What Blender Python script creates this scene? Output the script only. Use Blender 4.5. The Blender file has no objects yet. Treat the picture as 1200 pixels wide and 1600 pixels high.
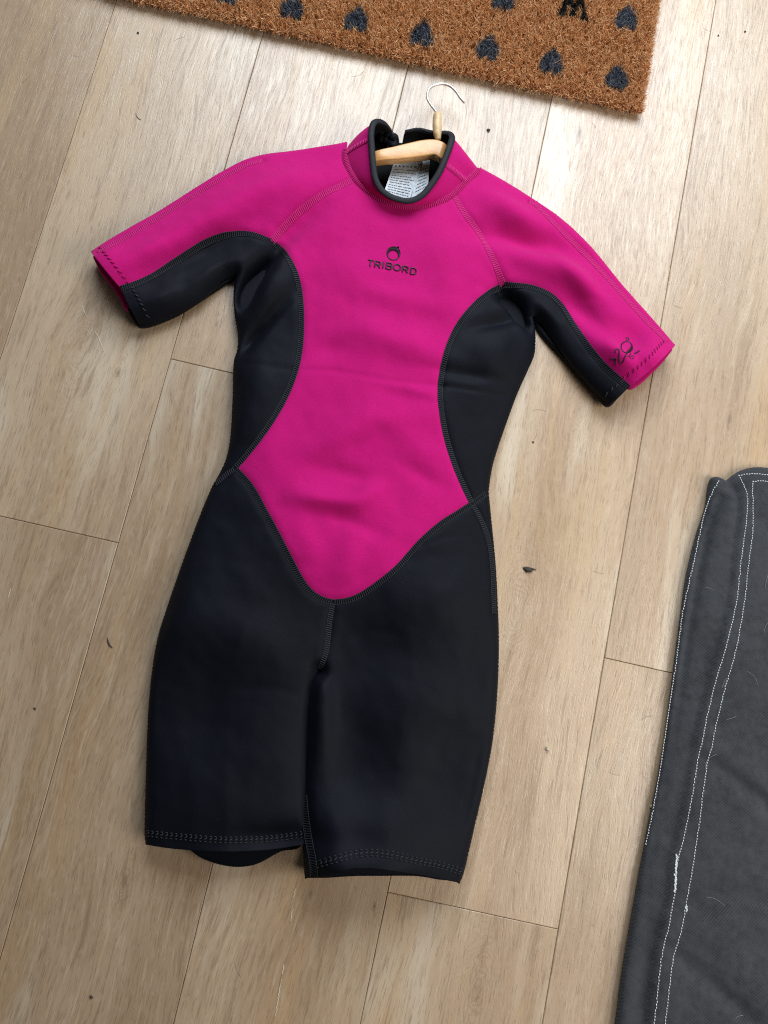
import bpy, math, random
import numpy as np
from mathutils import Vector, Matrix, kdtree
from mathutils.geometry import delaunay_2d_cdt
from mathutils import noise as mnoise
random.seed(7); rng = np.random.default_rng(7)
scene = bpy.context.scene
COL = scene.collection

# ------------------------------------------------------------------ camera
# world frame: metres, X across the floor planks, Y along them, Z up
F, TILT, ROLL, H, YAW, X0 = 1200.0, 0.1712, 0.3676, 0.8807, 0.1435, -0.4543
PW = 0.19                                   # plank width
def _rz(v):                                 # solved frame -> plank frame
    c, s = math.cos(YAW), math.sin(YAW)
    return np.array([v[0]*c+v[1]*s, -v[0]*s+v[1]*c, v[2]])
_ct, _st, _cr, _sr = math.cos(TILT), math.sin(TILT), math.cos(ROLL), math.sin(ROLL)
FWD = _rz((0, _st, -_ct))
_rt, _up = np.array([1., 0, 0]), np.array([0, _ct, _st])
RT = _rz(_cr*_rt+_sr*_up); UP = _rz(-_sr*_rt+_cr*_up)
CAM = np.array([0, 0, H])
def W(pts, z=0.0):                          # traced outline point -> where it stands at height z
    pts = np.atleast_2d(np.asarray(pts, float))
    d = (pts[:, :1]-600)/F*RT-(pts[:, 1:2]-800)/F*UP+FWD
    t = (np.asarray(z, float)-H)/d[:, 2]
    return CAM+d*t[:, None]
cam = bpy.data.cameras.new('camera'); camo = bpy.data.objects.new('camera', cam); COL.objects.link(camo)
M = Matrix((tuple(RT)+(0,), tuple(UP)+(0,), tuple(-FWD)+(0,), (0, 0, 0, 1))).transposed()
camo.matrix_world = Matrix.Translation(CAM) @ M.to_4x4()
cam.sensor_width = 36; cam.lens = F/1600*36; cam.clip_start = .01; cam.clip_end = 50
scene.camera = camo

# ------------------------------------------------------------------ light
world = bpy.data.worlds.new('World'); scene.world = world; world.use_nodes = True
bg = world.node_tree.nodes['Background']
bg.inputs[0].default_value = (1.0, .93, .84, 1); bg.inputs[1].default_value = .045
def area(name, loc, target, sx, sy, power, col):
    l = bpy.data.lights.new(name, 'AREA'); l.shape = 'RECTANGLE'; l.size = sx; l.size_y = sy
    l.energy = power; l.color = col
    o = bpy.data.objects.new(name, l); COL.objects.link(o); o.location = loc
    d = Vector(target)-Vector(loc); o.rotation_euler = d.to_track_quat('-Z', 'Y').to_euler()
    return o
area('window_light', (.02, 1.52, 1.20), (.06, .2, .52), 1.55, 1.0, 43, (.83, .92, 1.0))
area('side_window_light', (1.5, -.15, 1.2), (0.4, -.15, 0), 1.0, 1.1, 25, (1.0, .95, .88))
scene.cycles.use_denoising = False; scene.cycles.filter_width = 1.15     # keep the fine cloth and wood texture
vs = scene.view_settings
vs.view_transform = 'Standard'; vs.look = 'None'; vs.exposure = 0.0; vs.gamma = 1.0; vs.use_curve_mapping = False

# ------------------------------------------------------------------ helpers
def tag(o, label=None, cat=None, group=None, kind=None):
    if label: o['label'] = label
    if cat: o['category'] = cat
    if group: o['group'] = group
    if kind: o['kind'] = kind
    return o
def empty(name, loc=(0, 0, 0)):
    o = bpy.data.objects.new(name, None); COL.objects.link(o); o.location = loc
    o.empty_display_size = .02
    return o
def obj(name, me, parent=None, mat=None):
    if mat is not None and not me.materials: me.materials.append(mat)
    o = bpy.data.objects.new(name, me); COL.objects.link(o)
    if parent is not None:
        o.parent = parent
        loc = Vector((0, 0, 0)); p = parent
        while p is not None: loc += p.location; p = p.parent
        o.location = -loc                    # vertices are given in world metres
    return o
class MB:
    def __init__(s): s.v = []; s.f = []; s.m = []; s.n = 0
    def add(s, v, f, mi=0):
        b = s.n; s.v.append(np.asarray(v, float).reshape(-1, 3)); s.n += len(s.v[-1])
        for q in f: s.f.append(tuple(i+b for i in q)); s.m.append(mi)
    def box(s, lo, hi, mi=0):
        (a, b, c), (d, e, g) = lo, hi
        s.add([(a,b,c),(d,b,c),(d,e,c),(a,e,c),(a,b,g),(d,b,g),(d,e,g),(a,e,g)],
              [(3,2,1,0),(4,5,6,7),(0,1,5,4),(1,2,6,5),(2,3,7,6),(3,0,4,7)], mi)
    def tube(s, p, r, n=6, flat=1.0, mi=0, cap=True, up=(0, 0, 1)):
        p = np.asarray(p, float); k = len(p)
        r = np.full(k, r) if np.isscalar(r) else np.asarray(r, float)
        t = np.gradient(p, axis=0); t /= np.linalg.norm(t, axis=1)[:, None]+1e-12
        u = np.tile(np.asarray(up, float), (k, 1))
        a = np.cross(t, u); la = np.linalg.norm(a, axis=1)
        a[la < 1e-6] = (1, 0, 0); a /= np.linalg.norm(a, axis=1)[:, None]
        b = np.cross(a, t)
        th = np.arange(n)/n*2*math.pi
        v = p[:, None]+r[:, None, None]*(np.cos(th)[None, :, None]*a[:, None]+flat*np.sin(th)[None, :, None]*b[:, None])
        f = [(i*n+j, i*n+(j+1) % n, (i+1)*n+(j+1) % n, (i+1)*n+j) for i in range(k-1) for j in range(n)]
        if cap: f += [tuple(reversed(range(n))), tuple((k-1)*n+j for j in range(n))]
        s.add(v.reshape(-1, 3), f, mi)
    def mesh(s, name, smooth=True):
        me = bpy.data.meshes.new(name)
        V = np.concatenate(s.v) if s.v else np.zeros((0, 3))
        me.from_pydata(V.tolist(), [], s.f); me.update()
        if smooth: me.polygons.foreach_set('use_smooth', [True]*len(me.polygons))
        if any(s.m): me.polygons.foreach_set('material_index', s.m)
        return me
    def build(s, name, mat, parent=None, smooth=True):
        me = s.mesh(name, smooth)
        for m in (mat if isinstance(mat, (list, tuple)) else [mat]): me.materials.append(m)
        return obj(name, me, parent)
def catmull(p, per=12):
    p = np.asarray(p, float)
    if len(p) < 3:
        t = np.linspace(0, 1, per+1)[:, None]; return p[0]*(1-t)+p[-1]*t
    q = np.vstack([2*p[0]-p[1], p, 2*p[-1]-p[-2]]); out = []
    for i in range(1, len(q)-2):
        a, b, c, d = q[i-1], q[i], q[i+1], q[i+2]
        # centripetal parametrisation keeps tight corners from overshooting
        t0 = 0; t1 = t0+max(np.linalg.norm(b[:2]-a[:2]), 1e-6)**.5; t2 = t1+max(np.linalg.norm(c[:2]-b[:2]), 1e-6)**.5; t3 = t2+max(np.linalg.norm(d[:2]-c[:2]), 1e-6)**.5
        for t in np.linspace(t1, t2, per, endpoint=False):
            A1 = (t1-t)/(t1-t0)*a+(t-t0)/(t1-t0)*b; A2 = (t2-t)/(t2-t1)*b+(t-t1)/(t2-t1)*c; A3 = (t3-t)/(t3-t2)*c+(t-t2)/(t3-t2)*d
            B1 = (t2-t)/(t2-t0)*A1+(t-t0)/(t2-t0)*A2; B2 = (t3-t)/(t3-t1)*A2+(t-t1)/(t3-t1)*A3
            out.append((t2-t)/(t2-t1)*B1+(t-t1)/(t2-t1)*B2)
    out.append(p[-1]); return np.array(out)
def resample(p, step):
    p = np.asarray(p, float); d = np.r_[0, np.cumsum(np.linalg.norm(np.diff(p, axis=0), axis=1))]
    n = max(2, int(round(d[-1]/step))+1); s = np.linspace(0, d[-1], n)
    return np.stack([np.interp(s, d, p[:, i]) for i in range(p.shape[1])], 1)
def inside(poly, pts):
    x, y = pts[:, 0], pts[:, 1]; r = np.zeros(len(pts), bool)
    a = poly; b = np.roll(poly, -1, 0)
    for (x1, y1), (x2, y2) in zip(a, b):
        if y1 == y2: continue
        c = ((y1 > y) != (y2 > y)) & (x < (x2-x1)*(y-y1)/(y2-y1)+x1); r ^= c
    return r
def kd(pts):
    k = kdtree.KDTree(len(pts))
    for i, q in enumerate(pts): k.insert((q[0], q[1], 0), i)
    k.balance(); return k
def dist(k, pts):
    return np.array([k.find((x, y, 0))[2] for x, y in pts])
def sstep(a, b, x):
    t = np.clip((x-a)/(b-a), 0, 1); return t*t*(3-2*t)

# ---- node helper
class NT:
    def __init__(s, name):
        s.mat = bpy.data.materials.new(name); s.mat.use_nodes = True
        s.t = s.mat.node_tree; s.t.nodes.clear()
        s.out = s.t.nodes.new('ShaderNodeOutputMaterial')
        s.b = s.t.nodes.new('ShaderNodeBsdfPrincipled'); s.t.links.new(s.b.outputs[0], s.out.inputs[0])
    def put(s, sock, v):
        if isinstance(v, bpy.types.NodeSocket): s.t.links.new(v, sock)
        elif v is not None:
            if sock.type == 'RGBA' and len(v) == 3: v = (*v, 1)
            sock.default_value = v
    def n(s, typ, ins=None, o=0, **kw):
        nd = s.t.nodes.new(typ)
        for k, v in kw.items(): setattr(nd, k, v)
        for k, v in (ins or {}).items(): s.put(nd.inputs[k], v)
        return nd.outputs[o] if o is not None else nd
    def m(s, op, a, b=None, c=None, clamp=False):
        nd = s.t.nodes.new('ShaderNodeMath'); nd.operation = op; nd.use_clamp = clamp
        for i, v in enumerate((a, b, c)): s.put(nd.inputs[i], v)
        return nd.outputs[0]
    def vm(s, op, a, b=None):
        nd = s.t.nodes.new('ShaderNodeVectorMath'); nd.operation = op
        s.put(nd.inputs[0], a); s.put(nd.inputs[1], b)
        return nd.outputs['Value'] if op in ('LENGTH', 'DISTANCE', 'DOT_PRODUCT') else nd.outputs[0]
    def noise(s, vec, scale, detail=2, rough=.5, o=0, dist=0.):
        return s.n('ShaderNodeTexNoise', {'Vector': vec, 'Scale': scale, 'Detail': detail, 'Roughness': rough, 'Distortion': dist}, o)
    def mix(s, f, a, b, mode='MIX'):
        nd = s.t.nodes.new('ShaderNodeMix'); nd.data_type = 'RGBA'; nd.blend_type = mode
        s.put(nd.inputs[0], f); s.put(nd.inputs[6], a); s.put(nd.inputs[7], b); return nd.outputs[2]
    def ramp(s, f, lo, hi):
        return s.n('ShaderNodeMapRange', {'Value': f, 'From Min': lo, 'From Max': hi}, interpolation_type='SMOOTHSTEP')
    def bump(s, h, strength, distance, normal=None):
        return s.n('ShaderNodeBump', {'Height': h, 'Strength': strength, 'Distance': distance, 'Normal': normal})
    def set(s, **kw):
        for k, v in kw.items(): s.put(s.b.inputs[k.replace('_', ' ')], v)
        return s.mat

# ------------------------------------------------------------------ materials
def neoprene(name, c1, c2, sheen, rough=.8, sheen_tint=(1, 1, 1), spec=.11):
    t = NT(name); pos = t.n('ShaderNodeNewGeometry', o='Position') if False else t.n('ShaderNodeNewGeometry', None, 0)
    big = t.noise(pos, 9, 3); fine = t.noise(pos, 1700, 2, .6); mid = t.noise(pos, 260, 3, .6)
    col = t.mix(t.ramp(t.m('ADD', t.m('MULTIPLY', fine, .88), t.m('MULTIPLY', big, .12)), .33, .67), c1, c2)
    col = t.mix(t.m('MULTIPLY', t.ramp(t.noise(pos, 520, 3, .7), .42, .64), .20), col, tuple(x*.72 for x in c1))
    col = t.mix(t.m('MULTIPLY', t.ramp(t.noise(pos, 38, 4, .65), .45, .70), .05), col, tuple(x*1.25 for x in c2))
    lint = t.ramp(t.noise(pos, 420, 2, .7), .74, .80)
    col = t.mix(t.m('MULTIPLY', lint, .10), col, (.35, .33, .33))
    b = t.bump(t.m('ADD', t.m('MULTIPLY', fine, .7), t.m('MULTIPLY', mid, .6)), .45, .0006)
    t.set(Base_Color=col, Roughness=rough, Normal=b, Specular_IOR_Level=spec, Sheen_Weight=sheen, Sheen_Roughness=.45, Sheen_Tint=(*sheen_tint, 1))
    return t.mat
PINK = neoprene('pink_neoprene', (.45, .004, .138), (.575, .008, .185), .10, .85, (1, .55, .8))
BLACK = neoprene('black_neoprene', (.0018, .0026, .0058), (.0038, .0053, .0104), .006, .62, (.75, .85, 1), .13)
def plain(name, col, rough=.6, metal=0., spec=.5, bump=0, bscale=800):
    t = NT(name); pos = t.n('ShaderNodeNewGeometry', None, 0)
    f = t.noise(pos, bscale, 2)
    c = t.mix(t.ramp(f, .3, .7), tuple(x*.82 for x in col), tuple(min(1, x*1.12) for x in col))
    t.set(Base_Color=c, Roughness=rough, Metallic=metal, Specular_IOR_Level=spec)
    if bump: t.set(Normal=t.bump(f, bump, .0006))
    return t.mat
PINKTHREAD = plain('pink_thread', (.60, .030, .225), .75, spec=.3)
SHADEDPINKTHREAD = plain('shaded_pink_thread', (.34, .005, .105), .8, spec=.2)  # cuff hem thread: shadow of the stitch indents put into its colour
BLACKTHREAD = plain('black_thread', (.016, .019, .026), .6, spec=.4)
BINDING = plain('black_binding', (.009, .011, .016), .65, spec=.3, bump=.4, bscale=900)
INNER = plain('black_lining', (.006, .006, .007), .9, spec=.2, bump=.5, bscale=700)
RUBBER = plain('black_gloss_print', (.006, .006, .009), .38, spec=.35)
PRINT = plain('black_flat_print', (.012, .006, .012), .55, spec=.3)
STEEL = plain('brushed_steel', (.70, .69, .67), .42, .75)
LABELM = plain('white_label', (.60, .63, .67), .6, spec=.3, bscale=300)
INK = plain('grey_ink', (.20, .21, .24), .8)
WHITETHREAD = plain('white_thread', (.72, .76, .78), .75, spec=.2)
CRUMB = plain('dark_crumb', (.05, .042, .036), .8, bscale=500)
PALECRUMB = plain('pale_crumb', (.55, .47, .36), .8, bscale=500)
HAIR = plain('hair', (.30, .25, .20), .6)
PALEHAIR = plain('pale_hair', (.55, .54, .53), .6)
SUBFLOOR = plain('subfloor', (.03, .024, .018), .95)
MATBASE = plain('mat_backing', (.06, .035, .02), .95, bump=.5, bscale=400)

def beech():
    t = NT('hanger_beech'); pos = t.n('ShaderNodeNewGeometry', None, 0)
    g = t.noise(t.vm('MULTIPLY', pos, (40, 190, 190)), 1.0, 3, .6)
    fl = t.ramp(t.noise(t.vm('MULTIPLY', pos, (260, 900, 900)), 1.0, 2), .56, .72)
    c = t.mix(t.ramp(g, .3, .7), (.66, .32, .105), (.78, .43, .16))
    c = t.mix(t.m('MULTIPLY', fl, .35), c, (.36, .17, .07))
    return t.set(Base_Color=c, Roughness=.34, Specular_IOR_Level=.5, Coat_Weight=.3, Coat_Roughness=.2)
BEECH = beech()
PEG = plain('pale_turned_wood', (.66, .46, .24), .4, spec=.5, bscale=160)

def coir(name, cols, dyed=False):
    t = NT(name); a = t.n('ShaderNodeAttribute', None, 2, attribute_name='fib')
    r = t.n('ShaderNodeValToRGB', {'Fac': a}, 0)
    cr = r.node.color_ramp
    cr.elements[0].color = (*cols[0], 1); cr.elements[1].color = (*cols[-1], 1)
    for i, c in enumerate(cols[1:-1]):
        e = cr.elements.new((i+1)/(len(cols)-1)); e.color = (*c, 1)
    return t.set(Base_Color=r, Roughness=.62, Specular_IOR_Level=.25)
COIR = coir('coir', [(.26, .12, .055), (.62, .305, .130), (.76, .42, .195), (.82, .51, .275), (.88, .66, .44)])
DYED = coir('dyed_coir', [(.03, .035, .05), (.075, .09, .125), (.12, .14, .18), (.18, .20, .24), (.38, .34, .30)])
DYEDK = coir('black_dyed_coir', [(.006, .006, .008), (.014, .015, .017), (.022, .024, .026), (.035, .037, .04), (.12, .08, .05)])

def canvas():
    t = NT('charcoal_twill'); pos = t.n('ShaderNodeNewGeometry', None, 0)
    big = t.noise(pos, 14, 4, .6); mid = t.noise(pos, 110, 3, .65); fine = t.noise(pos, 1500, 2, .6)
    rot = t.n('ShaderNodeVectorRotate', {'Vector': pos, 'Angle': math.radians(38)}, 0, rotation_type='Z_AXIS')
    tw = t.n('ShaderNodeTexWave', {'Vector': rot, 'Scale': 135., 'Distortion': 1.6, 'Detail': 1.}, 1, wave_type='BANDS')
    c = t.mix(t.ramp(t.m('ADD', t.m('MULTIPLY', big, .40), t.m('ADD', t.m('MULTIPLY', mid, .45), t.m('MULTIPLY', fine, .25))), .34, .70), (.014, .0155, .019), (.046, .049, .056))
    c = t.mix(t.m('MULTIPLY', tw, .40), c, (.074, .078, .087))
    lint = t.ramp(t.noise(pos, 330, 3, .75), .70, .80)
    c = t.mix(t.m('MULTIPLY', lint, .25), c, (.22, .22, .22))
    b = t.bump(t.m('ADD', t.m('MULTIPLY', tw, .5), t.m('MULTIPLY', fine, .7)), .5, .0006)
    b = t.bump(mid, .35, .002, b)
    return t.set(Base_Color=c, Roughness=.9, Specular_IOR_Level=.2, Normal=b, Sheen_Weight=.12, Sheen_Roughness=.5)
CANVAS = canvas()

# knots and cracks of the boards: (traced x, y, radius px, strength)
KNOTS = [(905, 210, 24, .8, .8), (905, 640, 32, .45, .2), (745, 1545, 38, .6, .25), (185, 582, 12, .5, .8), (127, 545, 44, .4, 0),
         (808, 945, 50, .6, 0), (195, 1378, 16, .6, .7), (1140, 655, 14, .6, .6), (338, 506, 8, .7, 1),
         (585, 1416, 9, .5, .9), (770, 1235, 24, .4, .1), (485, 1397, 7, .5, .8)]
CRACKS = [((258, 85), (235, 190), (222, 250), (200, 310)), ((128, 478), (140, 505), (150, 520), (163, 550)),
          ((20, 905), (10, 945), (2, 985)), ((462, 1385), (448, 1480), (428, 1600))]
def oak():
    t = NT('limed_oak_board')
    pos = t.n('ShaderNodeNewGeometry', None, 0)
    rnd = t.n('ShaderNodeObjectInfo', None, 5)
    x = t.n('ShaderNodeSeparateXYZ', {0: pos}, 0); sp = x.node; y = sp.outputs[1]
    # bend the grain round the knots
    bend = None; kn = None; rings = None
    wv = t.m('MULTIPLY', t.noise(pos, 48, 4, .6), .020)
    for (kx, ky, r, s, cs) in KNOTS:
        w = W((kx, ky))[0]; R = r*.00073
        dx = t.m('SUBTRACT', x, float(w[0])); dy = t.m('MULTIPLY', t.m('SUBTRACT', y, float(w[1])), .38)
        d2 = t.m('ADD', t.m('MULTIPLY', dx, dx), t.m('MULTIPLY', dy, dy))
        g = t.m('POWER', 2.718, t.m('MULTIPLY', d2, -1/(R*R)))
        k = t.m('MULTIPLY', t.m('MULTIPLY', dx, g), -.8*s)
        bend = k if bend is None else t.m('ADD', bend, k)
        core = t.m('MULTIPLY', t.m('POWER', 2.718, t.m('MULTIPLY', d2, -1/(R*R*.05))), cs)
        kn = core if kn is None else t.m('ADD', kn, core)
        rr = t.m('ADD', t.m('SQRT', d2), wv)
        sn = t.ramp(t.m('SINE', t.m('MULTIPLY', rr, 6.283/.0032)), -.2, 1.0)
        k2 = t.m('MULTIPLY', t.m('MULTIPLY', sn, g), .55*s)
        rings = k2 if rings is None else t.m('ADD', rings, k2)
    xx = t.m('ADD', x, bend)
    off = t.m('MULTIPLY', rnd, 37.0)
    v = t.n('ShaderNodeCombineXYZ', {0: xx, 1: y, 2: off})
    wob = t.m('MULTIPLY', t.m('SUBTRACT', t.noise(t.vm('MULTIPLY', v, (3, 1.6, 1)), 1.6, 3), .5), .05)
    v = t.n('ShaderNodeCombineXYZ', {0: t.m('ADD', xx, wob), 1: y, 2: off})
    S = lambda a, b, sc=1., det=3, r=.55, dz=0.: t.noise(t.vm('ADD', t.vm('MULTIPLY', v, (a, b, 1)), (dz, dz, dz)), sc, det, r)
    broad = S(8, 1.1, 1, 3)              # wide tone bands
    patch = S(22, 2.6, 1, 3, .5, 11.)    # ochre, pink-brown and limed patches
    white = S(17, 2.0, 1, 4, .6, 23.)
    dark = S(34, 3.2, 1, 4, .6, 31.)
    streak = S(95, 5.5, 1, 4, .62)       # streaks
    comb = S(430, 30, 1, 3, .6)          # combed grain lines
    pores = S(900, 60, 1, 2, .6)         # open pores
    mott = S(150, 90, 1, 4, .65, 5.)     # cross mottling
    c = t.mix(t.ramp(broad, .32, .68), (.43, .300, .190), (.565, .435, .305))
    c = t.mix(t.m('MULTIPLY', t.ramp(patch, .52, .72), .55), c, (.55, .375, .205))
    c = t.mix(t.m('MULTIPLY', t.ramp(patch, .46, .30), .50), c, (.45, .335, .245))
    c = t.mix(t.m('MULTIPLY', t.ramp(white, .54, .72), .72), c, (.70, .615, .495))
    c = t.mix(t.m('MULTIPLY', t.ramp(dark, .54, .76), .50), c, (.31, .205, .125))
    lines = t.m('SUBTRACT', t.m('ADD', t.m('MULTIPLY', streak, .55), t.m('MULTIPLY', comb, .75)), .65)
    c = t.mix(t.m('MULTIPLY', t.ramp(lines, .02, .18), .54), c, (.27, .180, .112))
    c = t.mix(t.m('MULTIPLY', t.ramp(lines, -.03, -.18), .36), c, (.70, .60, .47))
    c = t.mix(t.m('MULTIPLY', t.ramp(pores, .54, .70), .45), c, (.22, .142, .085))
    c = t.mix(t.m('MULTIPLY', t.ramp(mott, .50, .72), .20), c, (.66, .56, .44))
    # rings round the knots
    if rings is not None:
        c = t.mix(t.m('MINIMUM', rings, .5), c, (.26, .17, .105))
    # each board its own tone
    tone = t.n('ShaderNodeObjectInfo', None, 2)
    c = t.mix(1.0, c, t.n('ShaderNodeCombineColor', {0: tone, 1: t.m('MULTIPLY', tone, .965), 2: t.m('MULTIPLY', tone, .92)}), 'MULTIPLY')
    c = t.mix(t.m('MINIMUM', t.m('MULTIPLY', kn, .8), .7), c, (.16, .105, .07))
    h = t.m('ADD', t.m('MULTIPLY', comb, .6), t.m('SUBTRACT', t.m('MULTIPLY', streak, .4), t.m('MULTIPLY', t.ramp(pores, .5, .75), .6)))
    b = t.bump(h, .26, .0008)
    ro = t.n('ShaderNodeMapRange', {'Value': comb, 'From Min': .3, 'From Max': .7, 'To Min': .30, 'To Max': .44})
    return t.set(Base_Color=c, Roughness=ro, Specular_IOR_Level=1.0, Normal=b)
OAK = oak()
CRACKM = plain('crack_filler', (.60, .53, .42), .7, bscale=600)

# ------------------------------------------------------------------ floor
floor = empty('floor'); tag(floor, kind='structure')
m = MB(); m.box((-1.6, -1.7, -.02), (1.7, 2.1, -.0105)); m.build('subfloor', SUBFLOOR, floor, False)
def along(p): return W(p)[0][1]
JOINT = {0: along((91, 827)), 1: along((315, 572)), 3: along((738, 1423)), 4: along((998, 1040)), -1: .95, 2: 1.08, 5: -.22, -2: .3, 6: .6, -3: -.1, 7: .1}
LEN = 1.28
TONE = {-3: (.84, .84), -2: (.84, .86), -1: (.82, .82), 0: (.80, .87), 1: (.81, .92), 2: (.90, .92), 3: (.95, 1.07), 4: (.95, 1.0), 5: (1.0, 1.0), 6: (1, 1), 7: (1, 1)}   # board tone below / above its joint
def plank(x0, x1, y0, y1, tone):
    g, bv, d = .00025, .0007, .010
    x0 += g; x1 -= g; y0 += g; y1 -= g
    mb = MB()
    ring = lambda i, z: [(x0+i, y0+i, z), (x1-i, y0+i, z), (x1-i, y1-i, z), (x0+i, y1-i, z)]
    v = ring(0, -d)+ring(0, -bv)+ring(bv, 0)
    f = [(a+4*k, (a+1) % 4+4*k, (a+1) % 4+4*k+4, a+4*k+4) for k in (0, 1) for a in range(4)]+[(8, 9, 10, 11), (3, 2, 1, 0)]
    mb.add(v, f); o = mb.build('plank', OAK, floor, False); o.color = (tone, tone, tone, tone); return o
for k, j in JOINT.items():
    xa, xb = X0+k*PW, X0+(k+1)*PW
    ys = [j+LEN*n for n in range(-2, 3)]
    for a, b in zip(ys, ys[1:]):
        if b > -1.6 and a < 2.0: plank(xa, xb, max(a, -1.65), min(b, 2.05), TONE[k][1 if a > j-.01 else 0])
mb = MB()
for cr in CRACKS:
    p = resample(W(catmull(cr, 8), 0.0), .0018)
    on = np.array([mnoise.noise((q[0]*70, q[1]*70, 3)) for q in p])
    seg = []
    for i, q in enumerate(p):
        if on[i] > -.05: seg.append(q+np.array([rng.normal(0, .0004), 0, .0001]))
        elif len(seg) > 2:
            s = np.array(seg); mb.tube(s, .0007*np.sin(np.linspace(.3, 2.8, len(s))), 5, .3); seg = []
        else: seg = []
    if len(seg) > 2: s = np.array(seg); mb.tube(s, .0007*np.sin(np.linspace(.3, 2.8, len(s))), 5, .3)
o = mb.build('filled_crack', CRACKM, floor); tag(o, kind='stuff')

# ------------------------------------------------------------------ wetsuit: traced curves
ZE = .007
C2 = {  # (points, smooth)
 'sleeveL_top': [(143, 395), (154, 387), (200, 359), (246, 333), (317, 288), (352, 267), (387, 250), (420, 242), (454, 238), (500, 231), (530, 226), (543, 223)],
 'cuffL_a': [(143, 395), (165, 423), (188, 450)], 'cuffL_b': [(188, 450), (201, 478), (216, 507)],
 'sleeveL_bot': [(216, 507), (240, 502), (267, 493), (308, 475), (333, 454), (355, 436), (368, 434)],
 'bodyL_a': [(368, 434), (366, 450), (365, 468), (367, 493), (372, 525), (371, 548), (366, 564), (364, 617), (360, 686), (354, 716), (343, 741), (331, 762)],
 'bodyL_b': [(331, 762), (315, 800), (290, 867), (267, 933), (247, 997), (238, 1050), (232, 1117), (229, 1200), (227, 1270), (227, 1310), (229, 1320)],
 'hemL': [(229, 1320), (260, 1325), (292, 1328), (350, 1331), (420, 1328), (488, 1318)],
 'innerL': [(500, 1047), (493, 1080), (490, 1150), (488, 1240), (488, 1318)],
 'innerR': [(500, 1047), (487, 1058), (478, 1082), (475, 1150), (474, 1200), (473, 1275), (475, 1350), (477, 1372)],
 'hemR': [(477, 1372), (505, 1371), (528, 1366), (545, 1359), (577, 1357), (610, 1361), (652, 1367), (680, 1372), (716, 1379)],
 'bodyR_b': [(716, 1379), (722, 1365), (740, 1290), (755, 1225), (770, 1150), (777, 1075), (779, 1000), (777, 940), (774, 883), (767, 810), (763, 769)],
 'bodyR_a': [(763, 769), (766, 745), (772, 718), (795, 650), (809, 613), (824, 580), (834, 556), (836, 535), (835, 512), (832, 497)],
 'sleeveR_bot': [(832, 497), (845, 508), (860, 527), (890, 567), (927, 609), (942, 624), (951, 633)],
 'cuffR_b': [(951, 633), (968, 619), (983, 605)], 'cuffR_a': [(983, 605), (1017, 578), (1054, 541)],
 'sleeveR_top': [(749, 263), (790, 286), (830, 311), (875, 342), (920, 384), (972, 447), (1025, 507), (1054, 541)],
 'neckL': [(543, 223), (539, 241), (543, 258), (554, 279)], 'neckM': [(554, 279), (567, 292), (585, 305), (612, 317), (640, 322), (670, 320), (694, 311), (708, 302)],
 'neckR': [(708, 302), (720, 291), (733, 278), (749, 263)],
 'raglanL': [(554, 279), (527, 292), (517, 296), (475, 324), (446, 352), (425, 377)],
 'raglanR': [(708, 302), (725, 331), (747, 361), (766, 395), (777, 419), (786, 446)],
 'armL': [(188, 450), (210, 443), (237, 431), (283, 402), (325, 377), (358, 366), (392, 365), (425, 377)],
 'armR': [(983, 605), (942, 568), (920, 541), (897, 507), (879, 478), (860, 460), (834, 449), (807, 445), (786, 446)],
 'sideL': [(425, 377), (446, 397), (462, 427), (469, 460), (471, 493), (469, 543), (461, 581), (443, 625), (415, 671), (390, 704), (367, 731)],
 'sideR': [(786, 446), (762, 459), (740, 478), (717, 507), (702, 538), (692, 575), (688, 610), (692, 654), (701, 695), (717, 741), (738, 787)],
 'hipL': [(367, 731), (349, 745), (331, 762)], 'hipR': [(738, 787), (750, 778), (763, 769)],
 'lowL': [(367, 731), (392, 760), (415, 801), (437, 842), (456, 879), (472, 908), (488, 927), (505, 937), (520, 941)],
 'lowR': [(520, 941), (540, 939), (560, 932), (584, 917), (621, 887), (657, 847), (690, 818), (715, 802), (738, 787)],
 'crotch': [(520, 941), (515, 970), (510, 1015), (500, 1047)],
 'outseamR': [(738, 787), (751, 810), (763, 842), (769, 883), (771, 925), (772, 960)],
 'overR': [(826, 314), (834, 317), (875, 357), (920, 402), (969, 455), (1006, 496), (1043, 533)],
 'overL': [(152, 394), (200, 367), (250, 337), (300, 306), (350, 275), (387, 256), (410, 250)],
}
CLOSED_UP = ['sleeveL_top', 'sleeveL_bot', 'bodyL_a', 'bodyL_b', 'bodyR_b', 'bodyR_a', 'sleeveR_bot', 'sleeveR_top']
SM = {k: catmull(v, 10) for k, v in C2.items()}
S_PX = .00073
PXR = math.atan2(RT[1], RT[0])              # turn of the traced x axis on the floor
RAISE = [(180, 450, 120, 120, 0, 13), (1003, 590, 120, 120, 0, 15), (360, 1335, 170, 110, 0, 11), (600, 1375, 150, 120, 0, 12)]
RAP = np.array([W((b[0], b[1]), .01)[0][:2] for b in RAISE])
def raise_(xy):                             # cuffs and leg ends stand clear of the floor
    xy = np.atleast_2d(xy); z = np.zeros(len(xy))
    for b, c in zip(RAISE, RAP):
        dx, dy = xy[:, 0]-c[0], xy[:, 1]-c[1]; ca, sa = math.cos(PXR), math.sin(PXR)
        u = (dx*ca+dy*sa)/(b[2]*S_PX); w = (-dx*sa+dy*ca)/(b[3]*S_PX); z += b[5]*.001*np.exp(-(u*u+w*w))
    return z
def WE(px, z0):
    p = W(px, z0)
    for _ in range(2): p = W(px, z0+raise_(p[:, :2]))
    return p
EDGEZ = {k: resample(WE(SM[k], ZE)[:, :2], .0015) for k in CLOSED_UP+['innerL', 'innerR']}
crotch_pt = EDGEZ['innerL'][:1]
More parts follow.
